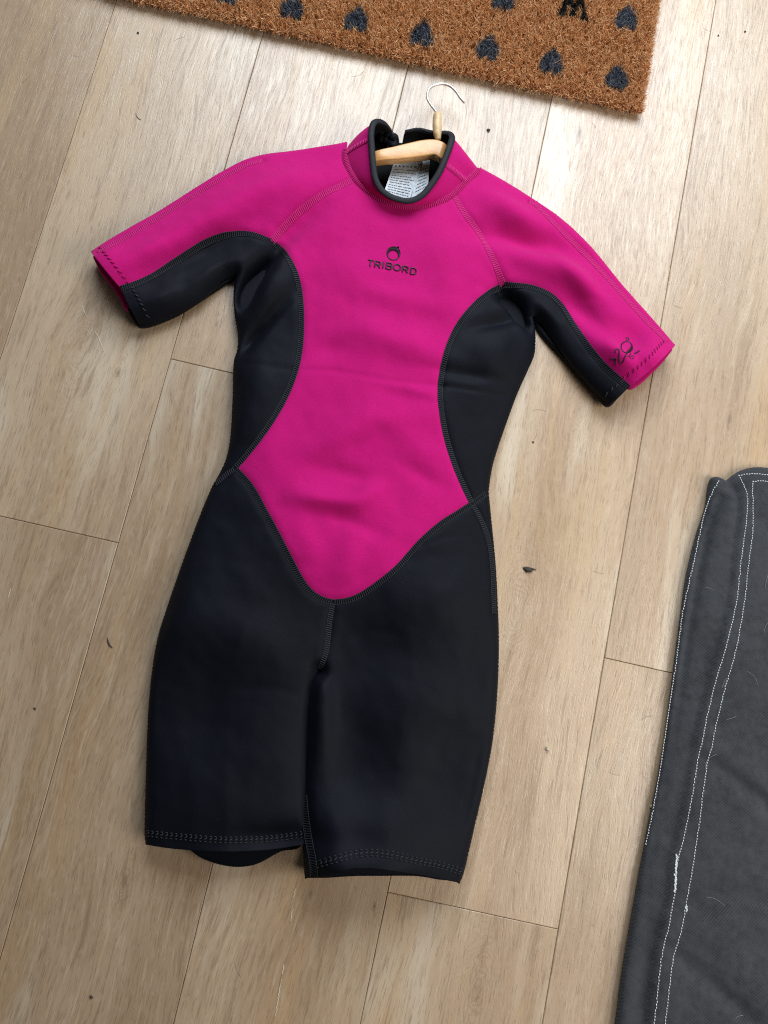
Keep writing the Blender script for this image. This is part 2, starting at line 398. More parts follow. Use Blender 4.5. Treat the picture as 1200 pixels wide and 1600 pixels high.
KD = {'body': kd(np.concatenate([EDGEZ[k] for k in CLOSED_UP]+[crotch_pt])),
      'legL': kd(np.concatenate([EDGEZ[k] for k in ('bodyL_a', 'bodyL_b', 'innerL')]+[EDGEZ['bodyR_a']])),
      'legR': kd(np.concatenate([EDGEZ[k] for k in ('bodyR_a', 'bodyR_b', 'innerR')]+[EDGEZ['bodyL_a']]))}
# dents and swells of the soft front: (x, y, rx, ry, turn deg, mm)
BUMPS = [(518, 783, 44, 13, 6, 1.9), (575, 772, 28, 14, -28, 1.3), (470, 765, 30, 20, 35, .7), (545, 742, 50, 12, 12, -.7), (560, 822, 46, 10, 22, -.6), (632, 540, 56, 22, 16, 1.9), (560, 520, 34, 26, -30, .9), (520, 545, 26, 12, -10, -.6),
 (600, 655, 66, 20, -10, 1.1), (520, 690, 46, 15, -28, .9), (430, 715, 26, 34, 20, .8), (655, 700, 34, 18, 35, .9), (660, 745, 26, 10, 30, -.6), (545, 870, 20, 46, 15, 1.2), (607, 845, 14, 40, 42, .8), (480, 850, 18, 40, -25, .7), (650, 612, 30, 8, 12, .7),
 (630, 470, 66, 15, 12, .9), (545, 425, 40, 26, 20, .9), (690, 390, 36, 42, -20, 1.0), (520, 345, 30, 36, 35, .6), (700, 455, 20, 26, 10, .6),
 (395, 428, 60, 12, -52, -5.0), (372, 462, 26, 14, -40, -3.5), (405, 510, 60, 9, -48, -2.6), (425, 450, 26, 50, 20, 2.5), (340, 430, 40, 16, -35, 2.5), (400, 620, 26, 60, 5, 1.5),
 (815, 480, 40, 9, 52, -4.5), (800, 462, 26, 10, 20, -2.5), (780, 500, 34, 9, -18, -1.8), (770, 550, 34, 40, 0, 2.2), (735, 585, 60, 8, 7, -.9), (850, 490, 26, 14, 50, 2.2),
 (330, 340, 70, 26, -32, 2.2), (450, 290, 60, 26, -14, 2.0), (300, 395, 70, 14, -32, -1.8), (230, 400, 40, 14, -32, 1.4), (470, 345, 40, 14, -40, -1.6),
 (800, 330, 46, 20, 32, 2.5), (820, 375, 70, 18, 10, -3.0), (850, 415, 60, 18, 28, 2.0), (910, 480, 50, 14, 46, -1.6), (960, 560, 30, 12, 48, 2.4), (985, 530, 26, 18, 45, -2.0), (900, 430, 60, 14, 45, 1.6),
 (400, 1010, 90, 40, 20, 2.0), (330, 1100, 60, 60, 0, -1.6), (300, 960, 40, 60, 20, 1.5), (420, 1180, 50, 80, 0, 2.2), (300, 1230, 50, 60, 0, 1.6),
 (590, 1010, 70, 50, 30, -1.6), (690, 940, 60, 40, -20, 2.0), (560, 1180, 40, 80, 4, -1.6), (660, 1090, 70, 50, 10, 2.0), (700, 1200, 40, 80, 10, -1.6), (600, 1290, 60, 30, 8, 2.4), (520, 1300, 24, 40, 0, 2.5),
 (560, 1345, 70, 22, 3, 4.0), (505, 1120, 14, 60, 0, 2.0), (430, 1310, 60, 16, 0, -2.0), (165, 410, 24, 24, 0, 2.0), (255, 470, 30, 14, -30, 1.5), (1010, 560, 24, 24, 0, 2.0)]
CREASES = [([(366, 458), (392, 428), (416, 400)], 2.6, 5), ([(797, 452), (815, 472), (834, 500)], 2.4, 4.5), ([(430, 350), (455, 372), (470, 400)], .5, 5), ([(252, 478), (275, 462), (290, 440)], .8, 5), ([(470, 1090), (430, 1075), (385, 1078)], .9, 6), ([(530, 1000), (575, 985), (620, 990)], .8, 6), ([(880, 440), (905, 462), (935, 470)], .7, 4), ([(470, 577), (520, 580), (580, 591), (640, 600), (692, 604)], .9, 3.2), ([(692, 603), (750, 610), (806, 617)], 1.5, 2.6), ([(365, 560), (410, 570), (460, 577)], .7, 4),
           ([(660, 852), (700, 838), (735, 835)], .7, 3), ([(770, 503), (800, 494)], 1.0, 2.6), ([(388, 532), (405, 515), (425, 493)], 1.0, 4)]
BP = np.array([W((b[0], b[1]), .03)[0][:2] for b in BUMPS])
CRK = [(kd(resample(W(catmull(c, 8), .03)[:, :2], .001)), a*.001, w*.001) for c, a, w in CREASES]
def zbase(xy, lay='body'):
    xy = np.atleast_2d(xy)
    d = dist(KD[lay], xy); r = .010; q = np.clip(d/r, 0, 1)
    z = ZE+.008*np.sqrt(np.clip(1-(1-q)**2, 0, 1))+.019*(1-np.exp(-d/.055))
    if lay == 'legL': z = z-.004*sstep(.0, .05, d)*sstep(-.02, -.14, xy[:, 1]-crotch_pt[0, 1])
    if lay == 'legR': z = z+.004*sstep(-.01, -.08, xy[:, 1]-crotch_pt[0, 1])
    e = sstep(0, .016, d); z = z+raise_(xy)
    for b, c in zip(BUMPS, BP):
        th = PXR-math.radians(b[4]); dx, dy = xy[:, 0]-c[0], xy[:, 1]-c[1]
        u = (dx*math.cos(th)+dy*math.sin(th))/(b[2]*S_PX); w = (-dx*math.sin(th)+dy*math.cos(th))/(b[3]*S_PX)
        z = z+e*b[5]*.0050*np.exp(-.5*(u*u+w*w)*1.3)
    n = np.array([mnoise.fractal((x*16, y*16, 1.7), .8, 2.1, 3) for x, y in xy])
    z = z+e*n*.0019
    for k, a, w in CRK:
        dd = dist(k, xy); z = z-e*a*np.exp(-(dd/w)**2)
    return z
def lift(px, lay='body', it=3):             # traced point on the suit's front -> world point on that surface
    px = np.atleast_2d(px); z = np.full(len(px), .025)
    for _ in range(it):
        p = W(px, z); z = zbase(p[:, :2], lay)
    p = W(px, z); return p
SEAMS = ['raglanL', 'raglanR', 'armL', 'armR', 'sideL', 'sideR', 'hipL', 'hipR', 'lowL', 'lowR', 'crotch', 'outseamR', 'overR', 'overL', 'neckL', 'neckM', 'neckR']
CUR = {}
for k in C2:
    if k in CLOSED_UP or k in ('innerL', 'innerR'): CUR[k] = resample(WE(SM[k], ZE)[:, :2], .0022)
    else:
        lay = 'legL' if k == 'hemL' else 'legR' if k == 'hemR' else 'body'
        p = lift(SM[k], lay)[:, :2]
        CUR[k] = resample(p, .0022)
def snap(k, i, pt): CUR[k][i] = pt
# shared ends so that neighbouring panels meet
for grp in ([('sleeveL_top', 0), ('cuffL_a', 0)], [('sleeveL_bot', 0), ('cuffL_b', -1)], [('bodyL_b', -1), ('hemL', 0)], [('bodyR_b', 0), ('hemR', -1)], [('innerR', -1), ('hemR', 0)], [('innerL', -1), ('hemL', -1)],
            [('bodyL_a', -1), ('bodyL_b', 0), ('hipL', -1)], [('bodyR_a', 0), ('bodyR_b', -1), ('hipR', -1)], [('sleeveR_bot', -1), ('cuffR_b', 0)], [('sleeveR_top', -1), ('cuffR_a', -1)],
            [('sleeveL_top', -1), ('neckL', 0)], [('sleeveR_top', 0), ('neckR', -1)], [('innerL', 0), ('innerR', 0), ('crotch', -1)],
            [('armL', 0), ('cuffL_a', -1), ('cuffL_b', 0)], [('armR', 0), ('cuffR_a', 0), ('cuffR_b', -1)], [('sleeveL_bot', -1), ('bodyL_a', 0)], [('bodyR_a', -1), ('sleeveR_bot', 0)],
            [('neckL', -1), ('neckM', 0), ('raglanL', 0)], [('neckM', -1), ('neckR', 0), ('raglanR', 0)], [('raglanL', -1), ('armL', -1), ('sideL', 0)], [('raglanR', -1), ('armR', -1), ('sideR', 0)],
            [('sideL', -1), ('hipL', 0), ('lowL', 0)], [('sideR', -1), ('hipR', 0), ('lowR', -1), ('outseamR', 0)], [('lowL', -1), ('lowR', 0), ('crotch', 0)]):
    pt = CUR[grp[0][0]][grp[0][1]].copy()
    for k, i in grp: snap(k, i, pt)
KSEAM = kd(np.concatenate([CUR[k] for k in SEAMS]))
def zf(xy, lay='body'):
    xy = np.atleast_2d(xy); z = zbase(xy, lay); ds = dist(KSEAM, xy)
    return z-.0024*np.exp(-(ds/.0044)**2)*sstep(0, .012, dist(KD[lay], xy))
def loop(*names):
    out = []
    for n in names:
        p = CUR[n.lstrip('-')]; p = p[::-1] if n[0] == '-' else p
        out.append(p[:-1])
    return np.concatenate(out)
def sheet(name, poly, zfun, mat, parent, thick=.003, step=.003, closed_kd=None, floorz=.0012, inset=True):
    """soft sheet over a traced outline: domed top, thickness and turned-down rim"""
    n = len(poly)
    area2 = np.sum(poly[:, 0]*np.roll(poly[:, 1], -1)-np.roll(poly[:, 0], -1)*poly[:, 1])
    if area2 < 0: poly = poly[::-1]
    lo, hi = poly.min(0), poly.max(0)
    gx, gy = np.meshgrid(np.arange(lo[0], hi[0], step), np.arange(lo[1], hi[1], step*.866))
    gx[1::2] += step/2
    g = np.stack([gx.ravel(), gy.ravel()], 1); g = g[inside(poly, g)]
    kb = kd(poly); db = dist(kb, g)
    t = np.roll(poly, -1, 0)-np.roll(poly, 1, 0); t /= np.linalg.norm(t, axis=1)[:, None]+1e-12
    nin = np.stack([-t[:, 1], t[:, 0]], 1); rings = []
    if inset:
        for i, off in enumerate((.0008, .0022, .0042)):
            q = poly+nin*off; q = q[inside(poly, q)]
            dq = dist(kb, q); rings.append(q[dq > off*.8])
        g = g[db > .0042+step*.55]
    else: g = g[db > step*.6]
    pts = np.concatenate([poly]+rings+[g])
    vs_, es_, fs_, ov, oe, of = delaunay_2d_cdt([Vector(p) for p in pts], [(i, (i+1) % n) for i in range(n)], [], 1, 1e-6)
    V = np.array([(v.x, v.y) for v in vs_])
    z = zfun(V)
    top = np.c_[V, z]; zb = np.maximum(z-thick, floorz); bot = np.c_[V, zb]
    k = len(V); faces = []; ec = {}
    for f in fs_:
        a, b, c = f
        s = (V[b, 0]-V[a, 0])*(V[c, 1]-V[a, 1])-(V[b, 1]-V[a, 1])*(V[c, 0]-V[a, 0])
        if s < 0: a, c = c, a
        if abs(s) < 1e-13: continue
        faces.append((a, b, c)); faces.append((c+k, b+k, a+k))
        for e in ((a, b), (b, c), (c, a)): ec[e] = 1
    for (a, b) in list(ec):
        if (b, a) not in ec: faces.append((b, a, a+k, b+k))
    me = bpy.data.meshes.new(name); me.from_pydata(np.concatenate([top, bot]).tolist(), [], faces); me.update()
    me.polygons.foreach_set('use_smooth', [True]*len(me.polygons))
    me.materials.append(mat)
    return obj(name, me, parent)

suit = empty('wetsuit', tuple(W((560, 800))[0]))
tag(suit, 'short-sleeved pink and black neoprene shorty wetsuit laid flat on the wood floor', 'wetsuit')
torso = sheet('front_panel', loop('neckM', 'raglanR', 'sideR', '-lowR', '-lowL', '-sideL', '-raglanL'), zf, PINK, suit)
slL = sheet('sleeve', loop('sleeveL_top', 'neckL', 'raglanL', '-armL', '-cuffL_a'), zf, PINK, suit)
slR = sheet('sleeve', loop('sleeveR_top', '-cuffR_a', 'armR', '-raglanR', 'neckR'), zf, PINK, suit)
spL = sheet('side_panel', loop('armL', 'sideL', 'hipL', '-bodyL_a', '-sleeveL_bot', '-cuffL_b'), zf, BLACK, suit)
spR = sheet('side_panel', loop('armR', 'sideR', 'hipR', 'bodyR_a', 'sleeveR_bot', 'cuffR_b'), zf, BLACK, suit)
lgL = sheet('leg', loop('-hipL', 'lowL', 'crotch', 'innerL', '-hemL', '-bodyL_b'), lambda v: np.where(True, zf(v, 'legL'), 0), BLACK, suit)
lgR = sheet('leg', loop('-crotch', 'lowR', 'hipR', '-bodyR_b', '-hemR', '-innerR'), lambda v: zf(v, 'legR'), BLACK, suit)
for o_, l_ in ((torso, 'bright pink neoprene front panel with small black logo'), (spL, 'black neoprene side and underarm panel'), (spR, 'black neoprene side and underarm panel')): o_['label'] = l_

# back of the suit, lying on the floor
def back(name, pts, mat, lo=.0008, th=.0042, sm=6, parent=suit):
    p = resample(WE(catmull(pts, sm), lo+th)[:, :2], .003)[:-1]
    kb = kd(p)
    return sheet(name, p, lambda v: raise_(v)+lo+th*.35+th*.65*np.sqrt(np.clip(1-(1-np.clip(dist(kb, v)/.003, 0, 1))**2, 0, 1)), mat, parent, th, .012, floorz=lo)
back('back_panel', [(546, 232), (440, 252), (392, 258), (380, 440), (372, 470), (378, 530), (370, 570), (368, 690), (335, 765), (300, 860), (255, 990), (240, 1060), (235, 1200), (232, 1310),
     (262, 1321), (292, 1327), (312, 1341), (342, 1352), (372, 1356), (402, 1351), (440, 1331), (470, 1324), (500, 1200), (486, 1345), (480, 1369), (560, 1370), (650, 1370), (712, 1373), (735, 1290), (765, 1150), (772, 1000), (768, 870), (758, 770), (790, 650),
     (828, 556), (830, 500), (800, 400), (790, 292), (742, 262), (700, 232), (632, 222), (600, 222), (546, 232)], BLACK, sm=4)
back('back_sleeve', [(144, 400), (156, 424), (173, 446), (186, 465), (198, 484), (240, 470), (330, 420), (420, 370), (420, 262), (388, 256), (317, 294), (246, 339), (160, 390), (144, 400)], PINK, .0009, .0046)
back('back_sleeve', [(1052, 546), (1036, 566), (1018, 584), (1000, 600), (985, 606), (900, 500), (800, 420), (800, 296), (830, 316), (920, 390), (1025, 512), (1052, 546)], PINK, .0009, .0046)
back('back_underarm', [(198, 482), (206, 497), (216, 509), (268, 494), (330, 456), (360, 438), (400, 420), (330, 405), (240, 455), (198, 482)], BLACK, .0010, .0048)
back('back_underarm', [(984, 604), (968, 620), (952, 634), (930, 612), (890, 568), (834, 502), (830, 440), (900, 500), (984, 604)], BLACK, .0010, .0048)

back('lining', [(556, 228), (566, 216), (584, 210), (606, 214), (616, 226), (640, 234), (700, 236), (706, 262), (640, 300), (580, 270), (556, 228)], INNER, .0056, .002)
# flatlock seams
def side_dir(p):
    t = np.gradient(p, axis=0); t /= np.linalg.norm(t, axis=1)[:, None]+1e-12
    return t, np.stack([-t[:, 1], t[:, 0]], 1)
def seam(names, lay, mat, base, parent, width=.0066, shift=0., pitch=.0018, name='seam_stitching'):
    mb = MB()
    for nm in names:
        p = resample(CUR[nm] if isinstance(nm, str) else nm, .0024)
        if nm in ('hipL', 'hipR') if isinstance(nm, str) else False: p = p[:-2]
        if len(p) < 4: continue
        t, nn = side_dir(p); p = p+nn*shift
        offs = np.linspace(-.5, .5, 5)*width; prof = np.array([0, .0007, .0008, .0007, 0])
        rows = []
        zc = zf(p, lay)
        for o_, h_ in zip(offs, prof):
            q = p+nn*o_; z = np.maximum(zf(q, lay), zc-.0012)
            rows.append(np.c_[q, z+.0003+h_])
        R = np.array(rows); k = len(p); v = R.reshape(-1, 3)
        mb.add(v, [(j*k+i, j*k+i+1, (j+1)*k+i+1, (j+1)*k+i) for j in range(4) for i in range(k-1)], 0)
        for i in range(1, k-1):
            sl = t[i]*.0005*rng.uniform(.6, 1.2)
            w = rng.uniform(.92, 1.08)
            q = np.array([np.r_[R[j, i, :2]+sl*(j-2)*.5, R[j, i, 2]+.00022] for j in range(5)])
            q[:, :2] = q[2, :2]+(q[:, :2]-q[2, :2])*w
            mb.tube(q, .00056, 5, .9, 1, False)
        for j in (0, 4): mb.tube(R[j]+(0, 0, .0002), .00035, 4, 1, 1, False)
    return tag(mb.build(name, [base, mat], parent), kind='stuff')
seam(['raglanL', 'raglanR'], 'body', PINKTHREAD, PINK, torso, .0062)
seam(['sideL', 'sideR'], 'body', BLACKTHREAD, BLACK, torso, .0056, 0)
seam(['lowL'], 'body', BLACKTHREAD, BLACK, torso, .0056); seam(['lowR'], 'body', BLACKTHREAD, BLACK, torso, .0056)
seam(['armL'], 'body', BLACKTHREAD, BLACK, spL, .0054); seam(['armR'], 'body', BLACKTHREAD, BLACK, spR, .0054)
seam(['hipL'], 'body', BLACKTHREAD, BLACK, spL, .005); seam(['hipR'], 'body', BLACKTHREAD, BLACK, spR, .005)
seam(['crotch'], 'body', BLACKTHREAD, BLACK, lgR, .005); seam(['outseamR'], 'body', BLACKTHREAD, BLACK, lgR, .005)
seam(['overR'], 'body', PINKTHREAD, PINK, slR, .0062); seam(['overL'], 'body', PINKTHREAD, PINK, slL, .0056)
inl = lift(catmull([(474, 1240), (477, 1275), (482, 1310), (489, 1345), (491, 1370)], 8), 'legR')[:, :2]
seam([inl], 'legR', BLACKTHREAD, BLACK, lgR, .0075)
# zigzag hem stitches
def hem(pts, lay, mat, parent, pitch=.0060, size=.0040, ladder=False):
    p = resample(lift(catmull(pts, 8), lay)[:, :2], pitch)
    t, nn = side_dir(p); mb = MB()
    for i in range(len(p)):
        a = p[i]-nn[i]*size*.5-t[i]*size*.45; b = p[i]+nn[i]*size*.5+t[i]*size*.45
        s = np.linspace(0, 1, 6)[:, None]; q = a*(1-s)+b*s
        q += nn[i]*(np.sin(s*math.pi*2)*.0006)
        z = zf(q, lay)+.0003+.0007*np.sin(s[:, 0]*math.pi)
        mb.tube(np.c_[q, z], .00075*np.sin(np.linspace(.5, 2.64, 6)), 6, .8)
        if ladder:
            q = np.array([p[i]+nn[i]*size*.8-t[i]*.0012, p[i]+nn[i]*size*.8+t[i]*.0012]); mb.tube(np.c_[q, zf(q, lay)+.0006], .0006, 5)
            q = np.array([p[i]-nn[i]*size*.8-t[i]*.0012, p[i]-nn[i]*size*.8+t[i]*.0012]); mb.tube(np.c_[q, zf(q, lay)+.0006], .0006, 5)
    return tag(mb.build('hem_stitching', mat, parent), kind='stuff')
hem([(157, 388), (178, 413), (200, 441)], 'body', SHADEDPINKTHREAD, slL)
hem([(205, 448), (216, 467), (231, 495)], 'body', BLACKTHREAD, spL)
hem([(1040, 530), (1015, 557), (975, 592)], 'body', SHADEDPINKTHREAD, slR)
hem([(972, 596), (960, 605), (947, 617)], 'body', BLACKTHREAD, spR)
hem([(231, 1302), (280, 1307), (350, 1312), (420, 1310), (470, 1304)], 'legL', BLACKTHREAD, lgL, .0052, .0034, True)
hem([(494, 1351), (525, 1342), (550, 1335), (580, 1332), (610, 1335), (655, 1345), (690, 1352), (719, 1361)], 'legR', BLACKTHREAD, lgR, .0052, .0034, True)

# ---- collar
neck = np.concatenate([C2['neckL'], C2['neckM'][1:], C2['neckR'][1:]])
COLLAR = [((612, 222), .005, (611, 204), .022), ((588, 216), .005, (602, 194), .036), ((564, 214), .009, (591, 190), .050), ((549, 222), .014, (584, 193), .058), ((541, 234), None, (580, 208), .062),
 ((541, 252), None, (581, 232), .062), ((554, 278), None, (583, 258), .061), ((567, 292), None, (587, 281), .059), ((585, 305), None, (597, 298), .057), ((612, 317), None, (616, 310), .055),
 ((640, 322), None, (641, 314), .054), ((670, 320), None, (660, 305), .055), ((696, 310), None, (675, 287), .057), ((720, 291), None, (687, 268), .060), ((733, 278), None, (696, 247), .061),
 ((747, 265), None, (703, 228), .060), ((733, 250), .012, (706, 215), .053), ((712, 240), .006, (701, 209), .038), ((684, 236), .005, (676, 207), .027), ((655, 232), .005, (653, 202), .021), ((628, 228), .005, (633, 205), .017)]
Nz = []
for (n, nz, o_, oz) in COLLAR:
    Nz.append(lift([n])[0]-np.array([0, 0, .001]) if nz is None else W(n, nz)[0])
Nc = catmull(Nz, 8); Oc = catmull([W(c[2], c[3] if c[3] < .03 else .03+(c[3]-.03)*.6)[0] for c in COLLAR], 8)
def collar_band():
    k = len(Nc); rows = 9; th = .0032
    cen = (Nc.mean(0)+Oc.mean(0))/2
    out = np.zeros((rows, k, 3))
    for j in range(rows):
        s = j/(rows-1); out[j] = Nc*(1-s)+Oc*s
        rad = (Nc+Oc)/2-cen; rad[:, 2] = 0; rad /= np.linalg.norm(rad, axis=1)[:, None]+1e-9
        out[j] += rad*(.0022*math.sin(s*math.pi))
    du = np.gradient(out, axis=1); dv = np.gradient(out, axis=0); nr = np.cross(du, dv); nr /= np.linalg.norm(nr, axis=2)[:, :, None]+1e-12
    rad = ((Nc+Oc)/2-cen)[None]
    sg = np.sign((nr*rad).sum(2).mean()); nr *= sg
    inn = out-nr*th
    mb = MB(); idx = lambda j, i: j*k+i
    f = [(idx(j, i), idx(j, i+1), idx(j+1, i+1), idx(j+1, i)) for j in range(rows-1) for i in range(k-1)]
    if sg < 0: f = [q[::-1] for q in f]
    mb.add(out.reshape(-1, 3), f, 0); mb.add(inn.reshape(-1, 3), [q[::-1] for q in f], 1)
    b = rows*k; rim = []
    for i in range(k-1): rim += [(idx(rows-1, i), idx(rows-1, i+1), b+idx(rows-1, i+1), b+idx(rows-1, i))]
    for i in (0, k-1): rim += [(idx(j, i), idx(j+1, i), b+idx(j+1, i), b+idx(j, i)) for j in range(rows-1)]
    for q in rim: mb.f.append(q); mb.m.append(1)
    return mb.build('collar', [PINK, INNER], suit), out, nr
collar, CG, CN = collar_band()
collar['label'] = 'standing pink collar lined in black, open at the back'
kk = len(Oc)
mb = MB()
p = Oc.copy(); p[:, 2] += .0005
w = np.full(kk, .0040); w[:14] = np.linspace(.0022, .0040, 14); w[-36:] = np.linspace(.0040, .0014, 36)
mb.tube(p, w*.95, 12, .50)
bind = mb.build('collar_binding', BINDING, collar)
mb = MB(); q = resample(p[20:140], .0016); t_ = np.gradient(q, axis=0); t_ /= np.linalg.norm(t_, axis=1)[:, None]
sd = np.cross(t_, (0, 0, 1)); sd /= np.linalg.norm(sd, axis=1)[:, None]
cx = Oc.mean(0)
for i in range(len(q)):
    s = sd[i]*np.sign(np.dot(sd[i, :2], q[i, :2]-cx[:2]))
    a = q[i]+s*.0022+np.array([0, 0, .0018]); b = q[i]+s*.0040-np.array([0, 0, .0004])
    mb.tube(np.array([a, b]), .00035, 4)
tag(mb.build('binding_stitching', BLACKTHREAD, collar), kind='stuff')
# seam round the collar foot, and the two collar side seams
def surf_seam(P, nrm, mat, base, parent, width=.006, name='seam_stitching'):
    P = np.asarray(P); mb = MB(); d = np.r_[0, np.cumsum(np.linalg.norm(np.diff(P, axis=0), axis=1))]
    s = np.arange(0, d[-1], .0024); Pq = np.stack([np.interp(s, d, P[:, i]) for i in range(3)], 1); Nq = np.stack([np.interp(s, d, nrm[:, i]) for i in range(3)], 1)
    Nq /= np.linalg.norm(Nq, axis=1)[:, None]
    t = np.gradient(Pq, axis=0); t /= np.linalg.norm(t, axis=1)[:, None]; b = np.cross(Nq, t)
    offs = np.linspace(-.5, .5, 5)*width; prof = np.array([0.0001, .0007, .0009, .0007, .0001])
    R = np.array([Pq+b*o_+Nq*h_ for o_, h_ in zip(offs, prof)]); k = len(Pq)
    mb.add(R.reshape(-1, 3), [(j*k+i, j*k+i+1, (j+1)*k+i+1, (j+1)*k+i) for j in range(4) for i in range(k-1)], 0)
    for i in range(k): mb.tube(R[:, i]+Nq[i]*.0003, .00056, 5, 1, 1, False)
    for j in (0, 4): mb.tube(R[j], .0004, 4, 1, 1, False)
    return tag(mb.build(name, [base, mat], parent), kind='stuff')
i0, i1 = 32, 122
Pf = CG[0, i0:i1].copy(); nz = CN[0, i0:i1]*.5+np.array([0, 0, .8]); Pf += nz/np.linalg.norm(nz, axis=1)[:, None]*.0015
surf_seam(Pf, nz, PINKTHREAD, PINK, collar, .0062)
for ii in (35, 109):
    surf_seam(CG[:, ii]+CN[:, ii]*.0002, CN[:, ii], PINKTHREAD, PINK, collar, .0052)
# zip ends and lining rumpled at the back opening
mb = MB()
q = W(catmull([(594, 204), (602, 208), (611, 212), (617, 220), (614, 232)], 6), .016); q[:, 2] += .003*np.sin(np.arange(len(q))*.9); mb.tube(q, .0055, 8, .7)
q = W(catmull([(594, 216), (603, 219), (611, 226), (609, 240)], 6), .012); q[:, 2] += .0025*np.sin(np.arange(len(q))*1.3); mb.tube(q, .006, 8, .7)
mb.build('zip_flap', BLACK, suit)
mb = MB()
q = W(catmull([(611, 205), (616, 215), (618, 226)], 8), .018)
for a in q[::2]: mb.tube(np.array([a, a+(.0022, .0006, 0)]), .0010, 5)
mb.tube(q, .0012, 6); mb.build('zip', BLACKTHREAD, suit)

# care label
lab = empty('care_label', (0, 0, 0)); lab.parent = suit; lab.location = -Vector(suit.location)
def leaf(pts, z0, z1, name):
    mb = MB(); pts = np.array(pts, float); u = np.linspace(0, 1, 9); g = []
    for a in u:
        l = pts[0]*(1-a)+pts[3]*a; r = pts[1]*(1-a)+pts[2]*a
        for b in u:
            z = z0*(1-a)+z1*a+.0012*math.sin(a*3+b*2)
            g.append(W(l*(1-b)+r*b, z)[0])
    g = np.array(g); n = 9; f = [(i*n+j, (i+1)*n+j, (i+1)*n+j+1, i*n+j+1) for i in range(n-1) for j in range(n-1)]
    mb.add(g, f); mb.add(g-(0, 0, .0004), [q[::-1] for q in f])
    o = obj(name, mb.mesh(name), suit, LABELM)
    return o, g.reshape(n, n, 3)
bpy.data.objects.remove(lab)
l1, G1 = leaf([(617, 250), (661, 250), (638, 318), (598, 306)], .014, .022, 'care_label')
l2, G2 = leaf([(658, 250), (672, 250), (668, 300), (640, 317)], .012, .019, 'care_label')
def lines(G, rows, parent, n, x0=.08, x1=.92, bold=()):
    mb = MB()
    def at(a, b):
        i, j = min(int(a*8), 7), min(int(b*8), 7); fa, fb = a*8-i, b*8-j
        return (G[i, j]*(1-fa)*(1-fb)+G[i+1, j]*fa*(1-fb)+G[i, j+1]*(1-fa)*fb+G[i+1, j+1]*fa*fb)+np.array([0, 0, .00035])
    for k, a in enumerate(rows):
        x = x0
        end = x1 if rng.random() > .3 else rng.uniform(.55, .85)
        while x < end:
            L = rng.uniform(.04, .15)
            if k in bold: L = .07
            b = min(x+L, end); mb.tube(np.array([at(a, x), at(a, b)]), .0010 if k in bold else .00042, 4, .2); x = b+(.07 if k in bold else .025)
    return tag(mb.build('printed_lines', INK, parent), kind='stuff')
lines(G1, [.17, .26, .33, .42, .48, .54, .60, .67, .73, .79, .85, .91], l1, 12, bold=(0,))
lines(G2, [.25, .34, .43, .52, .61, .70, .79], l2, 7, .2, .85)

# ---- printed logo on the chest, raised gloss rubber
def on(px, lay='body', up=.0005):
    p = lift(px, lay); p[:, 2] = zf(p[:, :2], lay)+up; return p
def prism_px(poly, mb, up=.0010):
    poly = np.array(poly); top = on(poly, up=up); bot = top-(0, 0, .0011); n = len(poly)
    mb.add(np.concatenate([top, bot]), [tuple(range(n))[::-1] if np.sum(top[:, 0]*np.roll(top[:, 1], -1)-np.roll(top[:, 0], -1)*top[:, 1]) < 0 else tuple(range(n))]+[(i, i+n, (i+1) % n+n, (i+1) % n) for i in range(n)])
logo = MB()
th = np.radians(np.arange(200, 381, 7.5))           # crescent over the top
co, ro, ci, ri = (615, 396.2), 10.6, (614.4, 399.0), 7.9
outer = [(co[0]+ro*math.cos(a), co[1]+ro*math.sin(a)) for a in np.radians(np.linspace(165, 375, 30))]
inner = [(ci[0]+ri*math.cos(a), ci[1]+ri*math.sin(a)) for a in np.radians(np.linspace(375, 165, 30))]
for i in range(29):
    prism_px([outer[i], outer[i+1], inner[28-i], inner[29-i]], logo)
prism_px([(618, 386.5), (623.8, 385.6), (622.6, 389.2), (625.2, 392.5), (621, 393)], logo)
q = [(co[0]+9.9*math.cos(a), co[1]+.3+9.9*math.sin(a)) for a in np.radians(np.linspace(5, 175, 24))]
logo.tube(on(q, up=.0006), .0005, 6)
logo.build('emblem', RUBBER, torso)
GL = {'T': [[(0, 1), (1, 1)], [(.5, 1), (.5, 0)]], 'R': [[(0, 0), (0, 1), (.72, 1), (.95, .88), (.95, .60), (.72, .48), (0, .48)], [(.55, .48), (1, 0)]],
      'I': [[(.5, 0), (.5, 1)]], 'B': [[(0, 0), (0, 1), (.72, 1), (.92, .88), (.92, .64), (.72, .52), (0, .52)], [(.72, .52), (1, .40), (1, .12), (.75, 0), (0, 0)]],
      'O': [[(.5+.5*math.cos(a), .5+.5*math.sin(a)) for a in np.linspace(0, 2*math.pi, 17)]], 'D': [[(0, 0), (0, 1), (.6, 1), (.92, .82), (1, .5), (.92, .18), (.6, 0), (0, 0)]]}
cxs = [(311, 415, 70), (402, 430, 66), (470, 437, 10), (543, 448, 66), (643, 465, 88), (746, 490, 66), (848, 513, 68)]
for ch, (cx_, cy_, w_) in zip('TRIBORD', cxs):
    lm = MB(); a = math.radians(11)
    for st in GL[ch]:
        pts = []
        for (u, v) in st:
            lx, ly = (u-.5)*w_/8, -(v-.5)*9.6
            pts.append((540+cx_/8+lx*math.cos(a)-ly*math.sin(a), 360+cy_/8+lx*math.sin(a)+ly*math.cos(a)))
        pts = resample(np.array(pts), 1.2); lm.tube(on(pts, up=.0006), .00078, 6, .8)
    lm.build('letter', RUBBER, torso)
